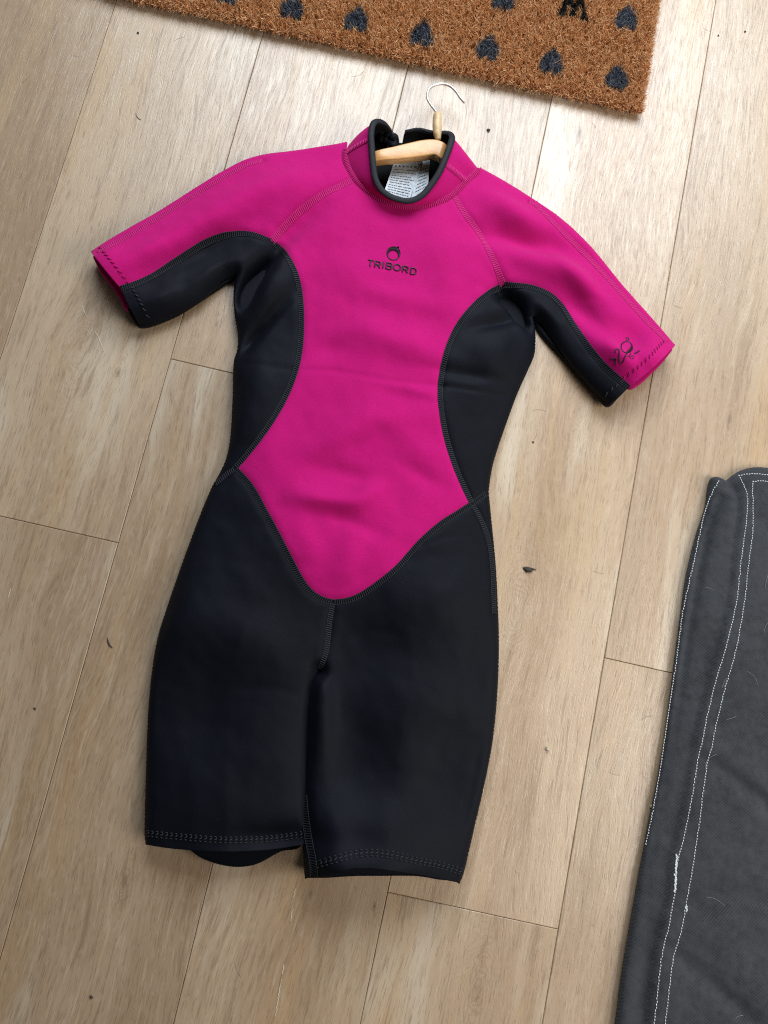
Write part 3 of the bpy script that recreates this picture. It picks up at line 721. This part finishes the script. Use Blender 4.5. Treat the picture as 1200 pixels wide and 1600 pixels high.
# ---- print on the sleeve
def pz(pts): return [(930+x/8.571, 500+y/8.571) for x, y in pts]
pr = MB()
def stroke(pts, r, sm=True):
    q = pz(pts); q = catmull(q, 6) if sm and len(q) > 2 else resample(np.array(q), 1.5)
    pr.tube(on(resample(q, 1.2), up=.00025), r, 6, .35)
stroke([(205, 500), (292, 512)], .0008); stroke([(292, 512), (290, 588)], .0008)
stroke([(265, 445), (272, 405), (300, 390), (322, 412), (320, 460), (325, 520), (345, 568), (370, 560), (395, 500), (420, 440)], .00075)
stroke([(420+78*math.cos(a), 368+76*math.sin(a)) for a in np.linspace(0, 2*math.pi, 22)], .00075)
stroke([(415, 448), (440, 425), (470, 395), (492, 350)], .0012)
stroke([(430+20*math.cos(a), 256+20*math.sin(a)) for a in np.linspace(0, 2*math.pi, 12)], .0006)
stroke([(432, 492), (448, 480)], .0005); stroke([(448, 480), (476, 520)], .0005)
stroke([(478, 452), (458, 468)], .0005); stroke([(458, 468), (474, 488), (500, 478), (516, 494), (508, 516), (486, 522)], .0005)
for (a, b) in ((524, 448), (538, 440), (552, 431), (560, 426), (574, 418), (588, 408)): stroke([(a, b), (a+9, b+14)], .0004)
stroke([(522, 448), (552, 430)], .0004); stroke([(558, 426), (588, 408)], .0004)
tag(pr.build('sleeve_print', PRINT, slR), 'black printed mark reading >20° 15mm')

# ------------------------------------------------------------------ clothes hanger
hang = empty('clothes_hanger', tuple(W((680, 230))[0]))
tag(hang, 'wooden clothes hanger with steel hook tucked inside the wetsuit collar', 'hanger')
def bar(sections, mat, name):
    mb = MB(); rows = []
    for (pt, pb, z0, z1) in sections:        # top edge, bottom edge (traced), lower and upper height
        zc = (z0+z1)/2; hz = (z1-z0)/2
        A, B = W(pt, z1)[0], W(pb, z1)[0]
        c = (A+B)/2; ax = (A-B)/2; L = np.linalg.norm(ax); ax /= L; ring = []
        for k in range(16):
            a = 2*math.pi*k/16; ca, sa = math.cos(a), math.sin(a)
            x = math.copysign(abs(ca)**.22, ca)*L; zz = math.copysign(abs(sa)**.22, sa)*hz
            ring.append(np.array([c[0]+ax[0]*x, c[1]+ax[1]*x, zc+zz]))
        rows.append(ring)
    R = np.array(rows); R = np.stack([catmull(R[:, k], 6) for k in range(16)], 1); k = len(R)
    mb.add(R.reshape(-1, 3), [(i*16+j, i*16+(j+1) % 16, (i+1)*16+(j+1) % 16, (i+1)*16+j) for i in range(k-1) for j in range(16)]+[tuple(range(16))[::-1], tuple((k-1)*16+j for j in range(16))])
    return mb.build(name, mat, hang)
bar([((470, 290), (474, 300), .006, .012), ((530, 262), (534, 275), .007, .014), ((568, 243), (570, 258), .016, .026), ((590, 234), (594, 250.5), .024, .036), ((618, 227.5), (618, 248.5), .025, .037), ((640, 222), (641, 246), .025, .037), ((662, 217.5), (662, 243.5), .025, .037),
     ((680, 217), (679, 241.5), .025, .037), ((694, 222), (687, 246), .024, .036), ((705, 235), (697, 255), .018, .028), ((728, 268), (721, 282), .008, .015), ((780, 318), (773, 328), .006, .012)], BEECH, 'hanger_arm')
mb = MB()
pp = W([(685, 219), (683.6, 211), (683.2, 205), (683, 195), (683, 186), (683.2, 179), (683, 176)], .031)
mb.tube(catmull(pp, 6), np.interp(np.linspace(0, 1, 37), [0, .1, .2, .45, .7, .95, 1], [.0030, .0042, .0052, .0058, .0054, .0040, .0030]), 16)
mb.build('wooden_peg', PEG, hang)
hk = catmull(W([(683, 180), (680, 175), (673, 165), (668, 155), (668, 146), (671, 138), (678, 132), (690, 128.5), (702, 130.5), (712, 137.5), (720, 148), (726, 154)], .028), 6)
hk[:, 2] = np.interp(np.arange(len(hk)), [0, len(hk)-1], [.031, .022])
mb = MB(); mb.tube(hk, .0016, 10)
e = hk[-1]; mb.tube(np.array([e-(.0006, -.0004, 0), e, e+(.0012, -.0010, 0)]), [.0013, .0021, .0012], 8)
mb.build('hook', STEEL, hang)
mb = MB(); q = W([(685, 222), (684.2, 213)], .031); mb.tube(q, .0018, 8); mb.build('hook_screw', STEEL, hang)

# ------------------------------------------------------------------ grey twill garment at the right
gar = empty('denim_trousers', tuple(W((1130, 1200))[0]))
tag(gar, 'charcoal grey twill garment with white topstitching lying at the right edge', 'trousers')
ZG = .006
gl = catmull([(1109, 749), (1106, 765), (1102, 793), (1090, 830), (1080, 867), (1072, 903), (1065, 953), (1051, 1060), (1035, 1178), (1012, 1296), (993, 1398), (973, 1516), (962, 1600), (940, 1760)], 8)
gt = catmull([(1109, 749), (1113, 746), (1120, 745), (1128, 748), (1134, 751), (1143, 744), (1160, 734), (1182, 730), (1200, 731), (1300, 742), (1420, 755)], 8)
gr = np.array([(1420, 755), (1440, 1200), (1420, 1780)]); gb = np.array([(1420, 1780), (940, 1760)])
GE = [resample(W(c, ZG)[:, :2], .0025) for c in (gl, gt, gr, gb)]
KG = kd(np.concatenate(GE))
A_ = [(1160, 741), (1163, 752), (1167, 767), (1167, 787), (1164, 817), (1160, 850), (1155, 883), (1151, 925), (1145, 957), (1133, 1003), (1119, 1055), (1109, 1098), (1097, 1153), (1087, 1208), (1077, 1263), (1067, 1313), (1057, 1350), (1054, 1392), (1047, 1426), (1032, 1499), (1022, 1600), (1000, 1740)]
B_ = [(1178, 752), (1176, 767), (1176, 787), (1175, 817), (1172, 850), (1167, 883), (1164, 917), (1158, 955), (1150, 998), (1141, 1035), (1131, 1078), (1122, 1113), (1112, 1158), (1103, 1202), (1095, 1255), (1086, 1319), (1074, 1392), (1063, 1448), (1047, 1516), (1038, 1600), (1018, 1740)]
L_ = [(1122, 752), (1116, 763), (1108, 785), (1100, 813), (1093, 842), (1085, 877), (1077, 913), (1069, 957), (1058, 1040), (1047, 1105), (1038, 1167), (1030, 1223), (1020, 1280), (1011, 1320)]
FOLD = [(1128, 775), (1112, 815), (1104, 850), (1094, 900), (1083, 955), (1068, 1050), (1057, 1110), (1046, 1170), (1034, 1235), (1022, 1300), (1006, 1370)]
EDG = [(1150, 752), (1157, 764), (1159, 787), (1156, 817), (1152, 850), (1147, 883), (1143, 925), (1137, 957), (1125, 1003), (1111, 1055), (1101, 1098), (1089, 1153), (1079, 1208), (1069, 1263), (1059, 1313), (1049, 1350), (1046, 1392), (1039, 1426), (1024, 1499), (1014, 1600), (992, 1740)]
gW = lambda c, z=.020: resample(W(catmull(c, 8), z)[:, :2], .002)
EDGw, FOLDw, Aw, Bw, Lw = (gW(c, z) for c, z in ((EDG, .020), (FOLD, .016), (A_, .020), (B_, .020), (L_, .013)))
KE, KF, KA, KB = kd(EDGw), kd(FOLDw), kd(Aw), kd(Bw)
GB = [(1190, 1250, 80, 10, 38, -4.5), (1170, 1215, 70, 14, 38, 2.5), (1130, 1555, 70, 10, 40, -4.0), (1160, 1520, 70, 18, 40, 2.5), (1190, 1400, 60, 12, 5, -2.6), (1150, 1440, 60, 20, -5, 2.5), (1130, 1000, 18, 60, 8, 2.0), (1185, 1000, 30, 60, 10, 2.0),
      (1130, 830, 20, 50, 10, 2.2), (1145, 790, 16, 20, 0, 1.5), (1150, 757, 10, 9, 40, -4.0), (1040, 1480, 14, 70, 8, 2), (1010, 1560, 10, 60, 10, -2), (1100, 1330, 20, 40, 10, 1.5), (1190, 1100, 30, 30, 20, -2.5), (1120, 1420, 26, 8, -20, -1.6)]
GBP = np.array([W((b[0], b[1]), .02)[0][:2] for b in GB])
def sgn_side(kdt, poly, xy):
    out = np.zeros(len(xy))
    for n, (x, y) in enumerate(xy):
        co_, i, d = kdt.find((x, y, 0)); j = min(i, len(poly)-2); t = poly[j+1]-poly[j]
        out[n] = d*math.copysign(1, t[0]*(y-poly[j][1])-t[1]*(x-poly[j][0]))
    return out                                # + on the side away from the leg's middle or not, see use
def zg(xy):
    xy = np.atleast_2d(xy); d = dist(KG, xy); q = np.clip(d/.007, 0, 1)
    z = ZG+.006*np.sqrt(np.clip(1-(1-q)**2, 0, 1))+.010*(1-np.exp(-d/.06)); e = sstep(0, .012, d)
    s = sgn_side(KE, EDGw, xy)               # the path runs away from us: left of it is +
    z = z+.0042*sstep(.0008, -.0008, -s)*sstep(0, .02, d) if SGN > 0 else z+.0042*sstep(.0008, -.0008, s)*sstep(0, .02, d)
    f = dist(KF, xy); z = z-e*.0052*np.exp(-(f/.005)**2)
    for k in (KA, KB): z = z-.0005*np.exp(-(dist(k, xy)/.0012)**2)
    for b, c in zip(GB, GBP):
        th = PXR-math.radians(b[4]); dx, dy = xy[:, 0]-c[0], xy[:, 1]-c[1]
        u = (dx*math.cos(th)+dy*math.sin(th))/(b[2]*S_PX); w = (-dx*math.sin(th)+dy*math.cos(th))/(b[3]*S_PX)
        z = z+e*b[5]*.0012*np.exp(-.65*(u*u+w*w))
    n = np.array([mnoise.fractal((x*26, y*26, 5.1), .7, 2.1, 4) for x, y in xy])
    # puckers along the double seam
    pk = np.array([mnoise.noise((x*60, y*260, 9)) for x, y in xy])
    return z+e*n*.0016+.0004*pk*np.exp(-(np.minimum(dist(KA, xy), dist(KB, xy))/.006)**2)
SGN = 1
_t = sgn_side(KE, EDGw, np.array([W((1190, 1000), .02)[0][:2]]))[0]; SGN = 1 if _t > 0 else -1
gpoly = np.concatenate([GE[1][:-1], GE[2][:-1], GE[3][:-1], GE[0][::-1][:-1]])
sheet('leg', gpoly, zg, CANVAS, gar, .0012, .0035)
gb_ = resample(W(np.concatenate([gt[4:], gr[1:], gb[1:], gl[::-1][:-3]]), .003)[:, :2], .004)[:-1]
kgb = kd(gb_)
sheet('back_leg', gb_, lambda v: .0012+.004*np.clip(dist(kgb, v)/.004, 0, 1)**.5, CANVAS, gar, .003, .02, floorz=.0006)
def dashes(line, name='topstitching', pitch=.0030, L=.0021, r=.00052, wob=.0002, mat=WHITETHREAD):
    p = resample(line, pitch); t, nn = side_dir(p); mb = MB()
    for i in range(len(p)):
        l = L*rng.uniform(.85, 1.1); c = p[i]+nn[i]*rng.normal(0, wob)
        q = np.array([c-t[i]*l*.5, c-t[i]*l*.25, c+t[i]*l*.25, c+t[i]*l*.5]); z = zg(q)+np.array([.0002, .0007, .0007, .0002])
        mb.tube(np.c_[q, z], [r*.6, r, r, r*.6], 6, .8)
    return tag(mb.build(name, mat, gar), kind='stuff')
dashes(Aw); dashes(Bw); dashes(Lw)
dashes(gW([(1160, 741), (1172, 739), (1186, 739), (1200, 741), (1300, 752)])); dashes(gW([(1178, 752), (1188, 751), (1200, 752), (1300, 763)]))
dashes(gW([(1057, 1336), (1055, 1365), (1053, 1392)]), 'frayed_stitching', .0011, .0022, .0008, .0006)
dashes(gW([(1072, 1416), (1070, 1422)]), 'frayed_stitching', .0011, .0022, .0008, .0006)
mb = MB()
for k in range(9):                           # loose hairs caught on the cloth
    x, y = rng.uniform(1060, 1200), rng.uniform(770, 1600)
    if x < 1110 and y < 1000: continue
    c = W((x, y), .02)[0][:2]
    if dist(KG, [c])[0] < .012: continue
    a = rng.uniform(0, 6.28); L = rng.uniform(.008, .024); s = np.linspace(-.5, .5, 9); cv = rng.uniform(-40, 40)
    q = np.stack([c[0]+L*s*math.cos(a)-cv*(L*s)**2*math.sin(a), c[1]+L*s*math.sin(a)+cv*(L*s)**2*math.cos(a)], 1)
    mb.tube(np.c_[q, zg(q)+.0006], .00009, 4)
tag(mb.build('lint', PALEHAIR, gar), kind='stuff')

# ------------------------------------------------------------------ coir doormat
MZ = .016
br = W((1006, 170), MZ)[0]; bl = W((230, -2), MZ)[0]; tr = W((1036, 0), MZ)[0]
ex = bl-br; ex[2] = 0; ex /= np.linalg.norm(ex)          # along the near edge, to the left
ey = np.array([-ex[1], ex[0], 0]); ey *= np.sign(np.dot(ey, tr-br))
MWD, MDP = .75, .45
matt = empty('doormat', (br[0], br[1], 0))
tag(matt, 'brown coir doormat with dark hearts at the top edge of the photo', 'doormat')
MT = lambda u, v, z: np.array([br[0], br[1], 0])+ex*u+ey*v+np.array([0, 0, z])
mb = MB(); lo = [MT(u, v, .0008) for u, v in ((.004, .004), (MWD-.004, .004), (MWD-.004, MDP-.004), (.004, MDP-.004))]; hi = [q+(0, 0, .006) for q in lo]
mb.add(lo+hi, [(4, 5, 6, 7), (0, 1, 5, 4), (1, 2, 6, 5), (2, 3, 7, 6), (3, 0, 4, 7), (3, 2, 1, 0)]); mb.build('backing', MATBASE, matt, False)
def uv(p):                                    # traced point on the pile -> mat u, v
    q = W(p, MZ)[0]-br; return np.array([np.dot(q, ex), np.dot(q, ey)])
HE = [uv(p) for p in ((965, 118), (863, 94), (763, 72), (660, 50), (558, 27), (457, 7), (980, 26), (787, -6))]
d0 = (HE[5]-HE[0])/5
HE += [HE[0]+d0*6, HE[6]+(HE[6]-HE[0])*1.0]
def heart_in(P, c, s=.0172):                  # point away from the near edge
    x = (P[:, 0]-c[0])/s; y = -(P[:, 1]-c[1])/s+.15
    return (x*x+y*y-1)**3-x*x*y**3*1.0 < 0 if False else ((x*1.12)**2+(y-.78*np.sqrt(np.abs(x)+1e-9)+.12)**2 < .95)
WC = uv((895, 24))
WST = [((-.020, 0), (-.0095, .040)), ((-.0095, .040), (.0005, .006)), ((.0005, .006), (.0100, .040)), ((.0100, .040), (.0195, 0)), ((-.0255, -.0005), (-.0145, -.0005)), ((-.004, .0015), (.006, .0015)), ((.0145, -.0005), (.0255, -.0005))]
def w_in(P):
    r = np.zeros(len(P), bool)
    for k, (a, b) in enumerate(WST):
        a = np.array(a)*.78+WC; b = np.array(b)*.78+WC; ab = b-a
        t = np.clip(((P-a)@ab)/(ab@ab), 0, 1); r |= np.linalg.norm(P-a-t[:, None]*ab, axis=1) < (.0040 if k in (1, 3) else .0031 if k < 4 else .0024)
    return r
def lean_of(P):
    n = len(P)
    cl = np.array([mnoise.noise_vector((x*210, y*210, 2)) for x, y in P])
    ang = rng.uniform(0, 2*math.pi, n); tl = rng.uniform(.1, .75, n)
    lean = np.stack([np.cos(ang), np.sin(ang)], 1)*tl[:, None]+cl[:, :2]*1.0
    # rim fibres lean outward
    e = np.stack([np.where(P[:, 0] < .006, -1, 0)+np.where(P[:, 0] > MWD-.006, 1, 0), np.where(P[:, 1] < .006, -1, 0)+np.where(P[:, 1] > MDP-.006, 1, 0)], 1)
    lean += e*rng.uniform(-.2, .7, n)[:, None]
    return cl, lean
def fibres(P, cl, lean, name, mat, lenf=1.0):
    n = len(P)
    hgt = MZ-.006+.0022*cl[:, 2]+rng.normal(0, .0010, n); hgt *= lenf
    z0 = .006
    l2 = lean*.0050; rim = np.minimum(P[:, 1], P[:, 0]) < .005; hgt = np.where(rim, hgt*rng.uniform(-.2, 1.0, n), hgt)
    base = np.c_[P, np.full(n, z0)]
    mid = np.c_[P+l2*.35+rng.normal(0, .0011, (n, 2)), z0+hgt*.7]
    tip = np.c_[P+l2+rng.normal(0, .0012, (n, 2)), z0+hgt]
    wa = rng.uniform(0, math.pi, n); wd = np.c_[np.cos(wa), np.sin(wa), np.zeros(n)]*rng.uniform(.00022, .00050, n)[:, None]
    V = np.stack([base-wd, base+wd, mid-wd, mid+wd, tip-wd*.45, tip+wd*.45], 1)
    Wd = np.array([br[0], br[1], 0])+V[:, :, :1]*ex+V[:, :, 1:2]*ey+V[:, :, 2:]*np.array([0, 0, 1.])
    idx = np.arange(n)[:, None]*6
    Fq = np.concatenate([idx+np.array([0, 1, 3, 2]), idx+np.array([2, 3, 5, 4])]).reshape(-1, 4)
    me = bpy.data.meshes.new(name)
    me.vertices.add(n*6); me.vertices.foreach_set('co', Wd.reshape(-1).astype(np.float32))
    me.loops.add(len(Fq)*4); me.loops.foreach_set('vertex_index', Fq.reshape(-1).astype(np.int32))
    me.polygons.add(len(Fq)); me.polygons.foreach_set('loop_start', np.arange(0, len(Fq)*4, 4, dtype=np.int32))
    me.update(calc_edges=True)
    big = np.array([mnoise.noise((x*45, y*45, 8)) for x, y in P])
    val = np.clip(rng.normal(.48, .19, n)+.13*big+.15*cl[:, 2], 0, 1)
    at = me.attributes.new('fib', 'FLOAT', 'POINT'); at.data.foreach_set('value', np.repeat(val, 6).astype(np.float32))
    o = obj(name, me, matt, mat); return o
def scatter(u0, u1, v0, v1, dens):
    n = int((u1-u0)*(v1-v0)*dens); return np.stack([rng.uniform(u0, u1, n), rng.uniform(v0, v1, n)], 1)
P = np.concatenate([scatter(0, .66, 0, .20, .85e6), scatter(.66, MWD, 0, .20, .3e6), scatter(0, MWD, .20, MDP, .22e6), scatter(0, .70, 0, .006, 1.2e6), scatter(0, .006, 0, .2, 1.2e6)])
CL, LN = lean_of(P); TIP = P+LN*.0048       # the print sits on the fibre tips
used = np.zeros(len(P), bool)
for c in HE:
    idx = np.where(np.abs(TIP-c).max(1) < .03)[0]; h = idx[heart_in(TIP[idx]+rng.normal(0, .0005, (len(idx), 2)), c)]; used[h] = True
    if len(h): tag(fibres(P[h], CL[h], LN[h], 'heart', DYED), kind='stuff')
idx = np.where((np.abs(TIP-WC).max(1) < .06) & ~used)[0]; h = idx[w_in(TIP[idx]+rng.normal(0, .0004, (len(idx), 2)))]; used[h] = True
tag(fibres(P[h], CL[h], LN[h], 'letter', DYEDK), kind='stuff')
tag(fibres(P[~used], CL[~used], LN[~used], 'pile', COIR), kind='stuff')
mb = MB()
for k in range(260):                          # long loose fibres
    u, v = rng.uniform(-.002, .66), rng.uniform(-.004, .2); a = rng.uniform(0, 6.28); L = rng.uniform(.006, .018); s = np.linspace(-.5, .5, 8); cv = rng.uniform(-70, 70)
    q = np.array([MT(u+L*t*math.cos(a)-cv*(L*t)**2*math.sin(a), v+L*t*math.sin(a)+cv*(L*t)**2*math.cos(a), (MZ+.0012+rng.normal(0, .0006)) if v > .004 else MZ*.8) for t in s]); mb.tube(q, .00016, 4)
tag(mb.build('loose_fibres', plain('pale_coir', (.52, .30, .15), .6), matt), kind='stuff')

# ------------------------------------------------------------------ bits on the floor
def crumb(px, r, mat, label, flat=.5, shape=None, name='crumb', cat='crumb'):
    c = W(px)[0]; mb = MB()
    if shape is None:
        n = 7; pts = []
        for i in range(6):
            ph = math.pi*i/5
            for j in range(n):
                a = 2*math.pi*j/n; k = r*(1+.35*rng.uniform(-1, 1)); pts.append(c+np.array([k*math.sin(ph)*math.cos(a), k*math.sin(ph)*math.sin(a), r*flat*(1-math.cos(ph))+.0002]))
        mb.add(pts, [(i*n+j, i*n+(j+1) % n, (i+1)*n+(j+1) % n, (i+1)*n+j) for i in range(5) for j in range(n)])
    else:
        for st, rr in shape:
            q = W(catmull(st, 6), r*flat); mb.tube(q, rr*np.sin(np.linspace(.25, 2.9, len(q))), 6, .6)
    return tag(mb.build(name, mat), label, cat)
crumb((825, 890), .002, CRUMB, 'small dark leaf scrap on the floor right of the wetsuit leg', .5, [([(818, 887), (825, 890), (832, 892)], .0032), ([(822, 895), (826, 889), (838, 890)], .0014), ([(817, 887), (821, 889), (828, 893)], .0012)], 'leaf_scrap', 'leaf scrap')
crumb((172, 1005), .001, CRUMB, 'curved dark splinter on the floor left of the wetsuit leg', .8, [([(168, 996), (169, 1003), (172, 1009), (176, 1012)], .0010)], 'splinter', 'splinter')
crumb((216, 181), .0008, HAIR, 'curved brown sliver on the floor above the left sleeve', .8, [([(212, 176), (214, 181), (217, 185), (221, 187)], .0007)], 'splinter', 'splinter')
crumb((763, 204), .0022, CRUMB, 'round dark speck on the floor right of the collar'); crumb((143, 1557), .0016, CRUMB, 'dark speck on the floor near the bottom left corner')
crumb((855, 1171), .0024, PALECRUMB, 'pale crumb on the floor between the wetsuit and the grey garment'); crumb((1017, 1260), .0018, PALECRUMB, 'pale crumb touching the left edge of the grey garment')
crumb((216, 52), .0014, CRUMB, 'dark speck on the floor just below the left end of the mat'); crumb((1164, 50), .0014, CRUMB, 'dark speck on the floor near the top right corner'); crumb((1122, 56), .0012, CRUMB, 'dark speck by the seam near the top right corner')
crumb((833, 691), .0012, CRUMB, 'tiny dark speck on the floor below the right sleeve'); crumb((55, 1107), .0014, CRUMB, 'tiny dark speck on the floor at the left edge')
mb = MB()
HL = [(1104, 47), (928, 196), (838, 680), (935, 895), (300, 940), (1010, 1120), (935, 1190), (960, 1210), (370, 1515), (985, 455), (1060, 480), (120, 88), (40, 125), (560, 118), (640, 190), (280, 60), (842, 640)]
for (x, y) in HL:
    c = W((x, y))[0]; a = rng.uniform(0, 6.28); L = rng.uniform(.008, .018); s = np.linspace(-.5, .5, 8); cv = rng.uniform(-45, 45)
    q = np.array([(c[0]+L*t*math.cos(a)-cv*(L*t)**2*math.sin(a), c[1]+L*t*math.sin(a)+cv*(L*t)**2*math.cos(a), .0004) for t in s]); mb.tube(q, .00012, 4)
tag(mb.build('floor_lint', HAIR), 'fine stray hairs scattered over the floor boards', 'lint', kind='stuff')
